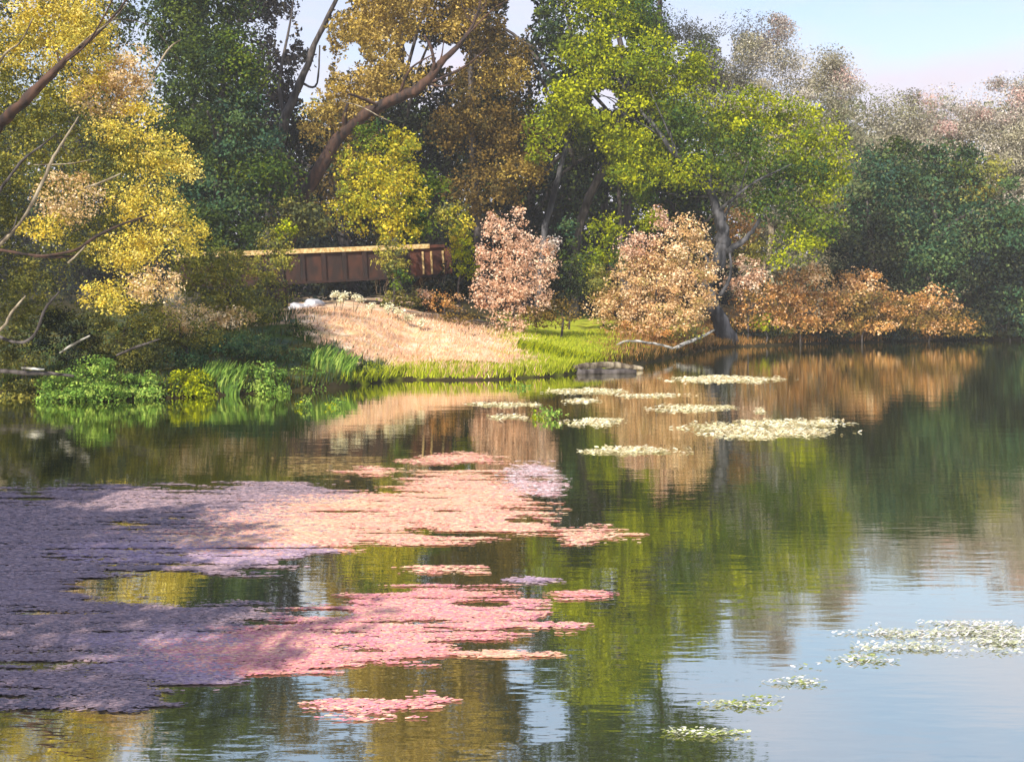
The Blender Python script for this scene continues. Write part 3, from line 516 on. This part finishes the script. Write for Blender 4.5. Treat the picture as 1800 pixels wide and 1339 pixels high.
# pale roots hanging below the bridge
def strands(name, px0, px1, py0, py1, D, n, lab):
    t = []
    V = []; Fc = []; rs = np.random.RandomState(int(px0))
    for i in range(n):
        x = px0 + (px1 - px0) * rs.rand(); pl = [P(x + rs.randn() * 3, py0 + (py1 - py0) * k / 3, D + rs.rand() * 0.3) for k in range(4)]
        v, f = tube(pl, [0.02, 0.016, 0.012, 0.006], 5, seed=i); b0 = sum(len(a) for a in V); V.append(v); Fc += [[j + b0 for j in q] for q in f]
    return meta(mesh(name, np.concatenate(V), Fc, BARK_P), lab, 'roots', 'roots hanging below the footbridge')
strands('hanging_roots', 742, 792, 484, 520, 41.6, 9, 'pale roots hanging below the right end of the footbridge')
strands('hanging_roots', 655, 680, 484, 518, 40.9, 6, 'pale roots hanging below the footbridge beside the yellow bush')

# ------------------------------------------------------------------ grass and flowers on the bank
n = 90000; gx = R.uniform(-13, 31, n); gd = np.where(R.rand(n) < 0.12, 0.05 + 0.3 * R.rand(n), R.rand(n) ** 1.4 * 10 + 0.15); gy = shore(gx) + gd; gzv = gz(gx, gy)
px = 900 + F * gx / gy; py = HZ - F * (gzv - CAMZ) / gy
col = zone_col(px, py, gx, gy, R) * KALB
tanm = inpoly(px, py, TAN) | inpoly(px, py, LIME); keep = tanm | (R.rand(n) < 0.4)
gx, gy, gzv, col, tanm = gx[keep], gy[keep], gzv[keep], col[keep], tanm[keep]; n = len(gx)
h = np.where(gy - shore(gx) < 0.36, 0.20, np.where(tanm, 0.10, 0.18)) * (0.5 + R.rand(n)); a = R.rand(n) * 3.14; w = 0.022
dx, dy = np.cos(a) * w, np.sin(a) * w * 0.5; lx, ly = R.randn(n) * 0.07 + 0.03, R.randn(n) * 0.06
V = np.stack([np.stack([gx - dx, gy - dy, gzv - 0.03], 1), np.stack([gx + dx, gy + dy, gzv - 0.03], 1), np.stack([gx + lx, gy + ly, gzv + h], 1)], 1).reshape(-1, 3)
meta(mesh('grass', V, np.arange(3 * n).reshape(-1, 3), LEAF, None, np.repeat(col, 3, 0)), 'tan and lime grass covering the far bank', 'grass', None, 'stuff')
def top_of_bank(px):      # distance where the ground line is seen highest before the wood
    D = np.linspace(27, 37, 60); x = (px - 900) / F * D; z = gz(x, D); py = HZ - F * (z - CAMZ) / D; return float(D[np.argmin(py)])
fl = [(588, 15, 'tallest'), (600, 12, 'second'), (622, 14, 'third'), (650, 8, ''), (683, 9, ''), (700, 9, ''), (722, 8, ''), (738, 7, '')]
FLAB = ['tallest cream flower head clump at the top edge of the tan grass', 'cream flower clump leaning against the tallest one', 'single-stemmed cream flower standing just right of the tall pair', 'tiny cream flower plant midway along the tan grass crest',
        'low cream flower plant on the crest, first of the right hand cluster', 'low cream flower plant on the crest, second of the right hand cluster', 'low cream flower plant on the crest, third of the right hand cluster', 'rightmost cream flower plant on the tan grass crest']
for i, (fx, fh, _) in enumerate(fl):
    D = min(top_of_bank(fx), 33.5); g = ground_at(fx, D); t = empty('flower_plant', g, FLAB[i], 'flower', 'cream flowers along the grass crest')
    H = fh / F * D * 2.3
    for q in range(3):
        tip = np.array(g) + [R.randn() * 0.09, R.randn() * 0.06, H * (0.7 + 0.4 * R.rand())]
        v, f = tube([np.array(g) - [0, 0, 0.03], (np.array(g) + tip) / 2 + R.randn(3) * 0.02, tip], [0.012, 0.01, 0.007], 5, seed=i * 5 + q); mesh('stem', v, f, BARK_P, t)
        m = 70; pts = tip + R.randn(m, 3) * np.array([0.055, 0.05, 0.05]); cc = np.array([lin(c_) for c_ in PAL['white']])[R.randint(3, size=m)]
        v, c4 = leaf_quads(pts, R.randn(m, 3), 0.06, 0.8, cc); mesh('blossom', v, np.arange(len(v)).reshape(-1, 4), LEAF, t, c4)

# leafy waterside plants: curved blades in tufts
def tuft(name, lab, px, D, wpx, hpx, pal, nb, lean=0.35, group=None, zb=None):
    x0 = (px - 900) / F * D; rs = np.random.RandomState(int(px) + 5); V = []; CO = []; pal_ = np.array([lin(c_) for c_ in PAL[pal]])
    for i in range(nb):
        x = x0 + (rs.rand() - 0.5) * 2 * wpx / F * D; y = D + (rs.rand() - 0.5) * 1.0; zz = max(float(gz(x, y)), -0.02) if zb is None else zb
        H = hpx / F * D * (0.45 + 0.65 * rs.rand()); a = rs.randn() * 0.6 + 0.4; lx = math.cos(a) * H * lean * (0.4 + rs.rand()); ly = rs.randn() * H * 0.25
        w = 0.018 + 0.018 * rs.rand(); th = rs.rand() * 1.2 - 0.6; wx, wy = math.cos(th) * w, math.sin(th) * w; prev = None; c_ = pal_[rs.randint(len(pal_))] * (0.8 + 0.4 * rs.rand()) * KALB
        for k in range(4):
            f0 = k / 3; c = np.array([x + lx * f0 * f0, y + ly * f0 * f0, zz - 0.02 + H * (f0 - 0.22 * f0 * f0)]); ww = 1 - f0 ** 2 * 0.9
            cur = (c - [wx * ww, wy * ww, 0], c + [wx * ww, wy * ww, 0])
            if prev is not None: V += [prev[0], prev[1], cur[1], cur[0]]; CO += [c_] * 4
            prev = cur
    return meta(mesh(name, np.array(V), np.arange(len(V)).reshape(-1, 4), LEAF, None, np.array(CO)), lab, 'water plant', group)
GW = 'bright green plants along the left shore'
for px, py, w, h, pal, nb, lab in [
 (110, 700, 45, 46, 'fresh', 500, 'largest bright green waterside plant at the far left of the shore'),
 (165, 700, 50, 80, 'fresh', 900, 'tall bushy bright green plant beside the fallen pale branch'),
 (245, 698, 45, 50, 'fresh', 600, 'mid green leafy plant between the tall bushy one and the yellow-green blades'),
 (330, 694, 45, 48, 'lime', 420, 'yellow-green upright blades at the middle of the left shore'),
 (390, 692, 35, 40, 'fresh', 350, 'low green plant right of the yellow-green blades'),
 (455, 690, 50, 55, 'fresh', 600, 'broad mid green plant on the shore below the bluish bush'),
 (530, 686, 40, 44, 'fresh', 450, 'bright green plant left of the last leaning blades'),
 (585, 682, 35, 44, 'fresh', 350, 'last light green leaning blades where the tan slope begins'),
 (40, 700, 45, 30, 'olived', 300, 'dull low plant at the left edge of the picture by the water')]:
    sd_ = float(shore(np.array([(px - 900) / F * 23.0]))[0])
    if nb < 420 and pal != 'olived': tuft('waterside_plant', lab, px, sd_ + 0.25, w, h * 0.9, pal, nb, group=GW)
    else:
        D = sd_ + 0.25; g = ground_at(px, D)
        t = empty('waterside_plant', g, lab, 'water plant', GW)
        foliage('foliage', t, [(px, py - h * 0.45, D, w * 1.05, h * 0.55, pal, 0.35), (px - w * 0.4, py - h * 0.1, D - .35, w * 0.7, h * 0.3, pal, 0.25), (px + w * 0.45, py - h * 0.1, D - .35, w * 0.7, h * 0.3, pal, 0.25)], cover=3.2, sub=9, leaf=0.9, asp=0.5)
        continue
        q = tuft('stem', '', px, D + 0.2, w * 0.7, h * 1.0, pal, 16); q.parent = t; q.location = Vector(q.location) - Vector(g)
        for key in ('label', 'category', 'group'):
            if key in q: del q[key]
tuft('waterside_plant', 'dense lime green grassy mound above the shore left of the driftwood log', 985, 33.3, 75, 17, 'lime', 2400, 0.35)
tuft('waterside_plant', 'lime green grass tuft at the water below the tan grass', 820, 29.6, 85, 9, 'lime', 700, 0.4)
# emergent leafy bits standing in the water
for px, py, w, h, nb, lab in [(535, 716, 14, 24, 120, 'small light green plant standing in the water, left one of the pair'), (592, 716, 22, 24, 160, 'small light green plant standing in the water, right one of the pair'), (910, 682, 32, 10, 150, 'flat bright green floating plant close to the middle shore'), (965, 735, 38, 24, 260, 'light green water plant among the cream scum patches')]:
    D = WD(py); o_ = foliage('floating_plant', None, [(px, py - h * 0.35, D, w, h * 0.6, 'fresh', 0.3), (px - w * 0.5, py - h * 0.2, D, w * 0.5, h * 0.4, 'lime', 0.2)], cover=0.9, sub=5, leaf=0.75)
    meta(o_, lab, 'water plant', 'small green plants growing out of the water')

# ------------------------------------------------------------------ driftwood, logs, rocks
def log(name, lab, pl, mat, seed, group=None, sides=10):
    pts = [P(a, b_, D) for a, b_, D, r in pl]; v, f = tube(pts, [r / F * D for a, b_, D, r in pl], sides, 0.12, seed)
    return meta(mesh(name, v, f, mat, smooth=True), lab, 'driftwood', group)
log('driftwood_log', 'thick bleached driftwood log lying at the water edge by the lime grass', [(1008, 646, 31.4, 4), (1040, 642, 32.0, 5.5), (1085, 642, 32.6, 5.5), (1130, 648, 32.8, 3)], BARK_P, 60)
log('driftwood_log', 'dark old log lying beneath the bleached driftwood log', [(1015, 653, 31.0, 6), (1060, 654, 31.2, 6), (1118, 654, 31.3, 4)], BARK_D, 61)
log('fallen_branch', 'pale curved branch arching over the shore left of the forked trunk', [(1078, 612, 38.5, 1.5), (1095, 601, 38.6, 2), (1122, 600, 38.8, 2.2), (1160, 606, 39.5, 2.2), (1182, 612, 40, 1.5)], WOOD_W, 62)
log('fallen_branch', 'pale straight branch slanting up from the water to the trunk foot', [(1178, 616, 41, 3), (1205, 603, 42, 3), (1232, 592, 43.5, 2.5), (1255, 580, 45, 1.5)], WOOD_W, 63)
log('fallen_branch', 'pale twig lying on the left shore beside the leafy plants', [(-30, 650, 23, 4), (40, 655, 22.8, 4), (80, 656, 22.6, 3.5), (130, 661, 22.5, 2)], BARK_D, 64)
log('fallen_branch', 'bleached stick on top of the dark fallen branch at the left edge', [(38, 646, 22.6, 1.5), (58, 648, 22.5, 2.4), (78, 649, 22.5, 1.2)], WOOD_W, 65)
log('fallen_branch', 'pale stick rising between the olive bushes on the left', [(105, 620, 23.6, 1.5), (130, 605, 23.5, 2.5), (158, 590, 23.5, 1.3)], WOOD_W, 66)
log('fallen_branch', 'dark twig leaning out of the bluish bush on the left', [(205, 625, 23.6, 2), (240, 610, 23.5, 2.5), (280, 596, 23.5, 1.2)], BARK_D, 67)
PALE = noise_mat('pale_rock', (130, 130, 138), (214, 208, 206), 5)
for i, (px, D, r, lab) in enumerate([(525, 35.6, 0.28, 'pale grey rock at the crest left of the cream flowers'), (550, 35.9, 0.32, 'larger pale grey rock in the shade under the footbridge'), (1292, 48.9, 0.2, 'small pale rock at the water by the trunk foot')]):
    g = ground_at(px, D); meta(rock('rock', (g.x, g.y, g.z + r * 0.2), r, PALE, None, 40 + i, (1.3, 1, 0.55)), lab, 'rock', 'pale rocks on the far bank')

# ------------------------------------------------------------------ floating algae / petal mats
def mat_patch(name, lab, ells, pal, size=0.055, holes=(), group=None, dens=2.6, edge=0.35, brk=0.0, tilt=0.05, cap=0.42):
    size *= 0.4; dens *= 0.95
    """ells: (px, py, rx, ry) on the water; flakes lie on the water inside their union"""
    x0 = min(e[0] - e[2] for e in ells) - 15; x1 = max(e[0] + e[2] for e in ells) + 15; y0 = min(e[1] - e[3] for e in ells) - 5; y1 = max(e[1] + e[3] for e in ells) + 5
    Y0, Y1 = WD(y1), WD(y0); XA, XB = (x0 - 900) / F * Y1, (x1 - 900) / F * Y1
    XA = min(XA, (x0 - 900) / F * Y0); XB = max(XB, (x1 - 900) / F * Y0)
    n = int((XB - XA) * (Y1 - Y0) / (size * size * 0.7) * dens); n = min(n, 600000)
    x = R.uniform(XA, XB, n); y = R.uniform(Y0, Y1, n); px = 900 + F * x / y; py = HZ + F * CAMZ / y
    f = np.full(n, -9.0)
    for ex, ey, rx, ry in ells: f = np.maximum(f, 1 - np.sqrt(((px - ex) / rx) ** 2 + ((py - ey) / ry) ** 2))
    nzv = 0.30 * snoise(x * 0.6, y * 2.8, 2.0, 6) + 0.42 * snoise(x * 0.25, y * 2.4, 8.0, 1) - 0.06
    f = np.minimum(f, cap)
    if brk: nzv = nzv + brk * snoise(x * 1.1, y * 0.9, 3.6, 14) - 0.1
    f = f + nzv
    for ex, ey, rx, ry in holes: f = np.minimum(f, np.sqrt(((px - ex) / rx) ** 2 + ((py - ey) / ry) ** 2) - 1 + nzv * 0.8)
    k = R.rand(n) < np.clip(f / (edge * 1.3) + 0.22 + 0.6 * snoise(x * 0.3, y * 1.6, 16.0, 7), 0.0, 1) ** 1.3
    x, y, px, py = x[k], y[k], px[k], py[k]; n = len(x)
    pal_ = np.array([lin(c_) for c_ in pal]); t_ = (0.5 + 0.5 * snoise(x * 0.6, y * 1.8, 1.6, 12)) * (len(pal_) - 1) + R.randn(n) * 0.8
    col = pal_[np.clip(np.round(t_), 0, len(pal_) - 1).astype(int)] * (0.86 + 0.28 * R.rand(n, 1))
    s = size * (0.5 + 0.8 * R.rand(n)); z = 0.005 + (0.006 + 0.05 * max(tilt - 0.1, 0)) * R.rand(n); V = np.zeros((n, 5, 3)); a0 = R.rand(n) * 6.28; tx, ty = R.randn(n) * tilt, R.randn(n) * tilt
    for i in range(5):
        a = a0 + i * 1.2566; r = s * (0.42 + 0.3 * R.rand(n)); ox, oy = np.cos(a) * r * 2.3, np.sin(a) * r * 0.9
        V[:, i] = np.stack([x + ox, y + oy, np.maximum(z + ox * tx + oy * ty, 0.003)], 1)
    return meta(mesh(name, V.reshape(-1, 3), np.arange(5 * n).reshape(-1, 5), FLAKE, None, np.repeat(col, 5, 0)), lab, 'algae mat', group)
PK1 = [(248, 206, 166), (246, 192, 160), (240, 170, 154), (250, 214, 174), (234, 156, 152)]
PK2 = [(244, 184, 156), (240, 168, 156), (230, 154, 162), (246, 196, 166), (224, 150, 166)]
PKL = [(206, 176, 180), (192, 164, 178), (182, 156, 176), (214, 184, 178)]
MAU_SHADE = [(178, 152, 156), (158, 138, 146), (194, 164, 164), (142, 128, 136)]  # the pink mat again, with tree shade put into its colours
CRM = [(226, 214, 172), (206, 192, 146), (238, 228, 196), (210, 190, 150)]
GM = 'floating algae mats'
mat_patch('algae_mat', 'large salmon pink floating mat, the upper of the two big ones', [(800, 876, 125, 44), (700, 900, 240, 38), (560, 925, 230, 36), (440, 945, 190, 30), (860, 930, 110, 14), (740, 944, 130, 14), (620, 905, 180, 34)], PK1, 0.05, [(830, 940, 75, 5), (925, 915, 40, 6)], GM)
mat_patch('algae_mat', 'lilac pink tapering left end of the upper big mat', [(300, 965, 200, 24), (180, 975, 110, 16), (425, 985, 60, 9), (500, 968, 90, 12)], PKL, 0.05, [], GM)
mat_patch('algae_mat', 'floating mat tinted mauve for shade, spreading to the left edge, upper part', [(260, 905, 290, 52), (120, 935, 240, 60), (60, 990, 150, 90), (480, 870, 160, 18), (-40, 960, 150, 110), (220, 1000, 220, 22)], MAU_SHADE, 0.05, [(310, 972, 190, 20), (400, 1030, 260, 26)], GM, 2.3)
mat_patch('algae_mat', 'floating mat tinted mauve for shade at the left edge, lower part', [(40, 1090, 190, 110), (200, 1080, 210, 56), (120, 1180, 200, 75), (-40, 1160, 150, 100), (320, 1090, 150, 32), (200, 1225, 90, 26)], MAU_SHADE, 0.031, [(400, 1036, 260, 28)], GM, 2.3)
mat_patch('algae_mat', 'large rose pink floating mat, the lower of the two big ones', [(780, 1065, 150, 38), (720, 1100, 210, 36), (560, 1128, 240, 34), (420, 1150, 210, 38), (620, 1140, 190, 26), (880, 1085, 80, 22)], PK2, 0.031, [(555, 1079, 74, 9), (850, 1062, 50, 6)], GM)
mat_patch('algae_mat', 'pale lilac fringe at the left end of the lower big mat', [(280, 1125, 150, 22), (250, 1165, 140, 22), (330, 1190, 90, 14)], PKL, 0.031, [], GM)
for ex, pal, sz, lab in [
 ([(810, 806, 72, 9), (770, 812, 60, 6)], PK1, 0.055, 'thin pale pink strip, farthest of the pink mats'),
 ([(655, 829, 52, 8)], PK1, 0.055, 'short pink strip left of the farthest pink mat'),
 ([(940, 830, 42, 18), (965, 855, 34, 20), (915, 850, 40, 22)], [(232, 214, 214), (222, 190, 186), (206, 160, 160)], 0.055, 'speckled white and pink tip right of the upper big mat'),
 ([(1035, 938, 62, 14), (1020, 948, 45, 8), (1100, 940, 46, 3)], PK1, 0.05, 'small oval pink mat with a trailing tail, alone to the right'),
 ([(765, 1003, 85, 8)], PK1, 0.045, 'thin pink strip between the two big mats'),
 ([(935, 1020, 40, 6)], PKL, 0.045, 'tiny pink strip left above the narrow rosy one'),
 ([(1015, 1047, 60, 9)], PK2, 0.045, 'narrow rosy strip right of the lower big mat'),
 ([(955, 1100, 75, 10)], PK2, 0.04, 'pink strip at the right tip of the lower big mat'),
 ([(880, 1150, 95, 7)], PK1, 0.04, 'long thin pink strip below the right tip of the lower big mat'),
 ([(650, 1246, 95, 17), (740, 1232, 70, 14), (700, 1240, 110, 14)], PK2, 0.035, 'nearest salmon mat, alone at the bottom of the picture'),
 ([(1370, 746, 88, 8), (1300, 755, 92, 8), (1390, 760, 66, 8), (1330, 766, 60, 5)], CRM, 0.075, 'largest cream scum patch, right of the picture middle'),
 ([(1220, 718, 62, 6)], CRM, 0.07, 'cream scum patch above and left of the largest one'),
 ([(1115, 792, 80, 6)], CRM, 0.065, 'long cream scum patch nearest to the pink mats'),
 ([(1048, 742, 46, 6)], CRM, 0.07, 'short cream scum patch beside the light green water plant'),
 ([(1030, 688, 62, 4)], CRM, 0.08, 'cream scum streak just off the driftwood log'),
 ([(1018, 705, 26, 4)], CRM, 0.075, 'little cream scum dab under the streak by the log'),
 ([(1275, 667, 82, 5)], CRM, 0.09, 'cream scum streak farthest from the viewer on the right'),
 ([(1140, 695, 56, 2.5)], CRM, 0.08, 'faint cream streak between the log and the largest scum patch'),
 ([(880, 711, 55, 3)], CRM, 0.075, 'cream scum streak left of the green floating plants, farther one'),
 ([(885, 733, 34, 3.5)], CRM, 0.07, 'cream scum streak left of the light green water plant, nearer one'),
 ([(1335, 722, 9, 4)], CRM, 0.06, 'tiny cream dab above the largest scum patch'),
 ([(1500, 1158, 75, 6), (1440, 1172, 60, 4)], [(206, 204, 190), (150, 158, 96), (222, 216, 212)], 0.028, 'whitish green streak of scum and painted reflection, second from the right on the sky reflection'),  # whitish flakes partly paint the rippled edge of the reflected sky
 ([(1385, 1200, 75, 5)], [(206, 204, 190), (150, 158, 96), (222, 216, 212)], 0.026, 'whitish green streak of scum and painted reflection halfway down the slanting edge of the sky reflection'),
 ([(1300, 1240, 70, 5), (1340, 1228, 50, 3)], [(186, 188, 150), (140, 150, 70), (216, 212, 200)], 0.025, 'whitish green streak of scum and painted reflection low on the slanting edge of the sky reflection'),
 ([(1245, 1290, 62, 5)], [(186, 188, 150), (140, 150, 70), (216, 212, 200)], 0.024, 'lowest whitish green streak of scum and painted reflection by the bottom of the picture'),
 ([(1680, 1112, 170, 13), (1770, 1132, 110, 18), (1600, 1138, 110, 7)], [(206, 204, 190), (180, 182, 150), (222, 216, 212)], 0.026, 'whitish edge of scum and painted ripple light on the bright sky reflection at lower right')]:
    mat_patch('algae_mat', lab, ex, pal, sz, [], GM, 1.35 if 'cream' in lab else 0.9 if 'whitish' in lab else 1.9, 0.9, 0.5 if 'whitish' in lab else 0.3 if 'cream' in lab else 0.2, 0.35 if 'cream' in lab or 'whitish' in lab else 0.08, 1.0)

# ------------------------------------------------------------------ light summer haze over the pond
hm, t = new_mat('haze_air')
pv = nn(t, 'ShaderNodeVolumePrincipled'); pv.inputs['Color'].default_value = (0.92, 0.9, 0.9, 1); pv.inputs['Density'].default_value = 0.0010
pv.inputs['Anisotropy'].default_value = 0.0
o = nn(t, 'ShaderNodeOutputMaterial'); t.links.new(pv.outputs[0], o.inputs['Volume'])
hv = [(x, y, z) for x in (-440, 440) for y in (-320, 540) for z in (-3, 60)]
meta(mesh('haze', hv, [[0, 1, 3, 2], [4, 6, 7, 5], [0, 4, 5, 1], [2, 3, 7, 6], [0, 2, 6, 4], [1, 5, 7, 3]], hm), 'faint pale haze in the air over the pond', 'haze', None, 'stuff')
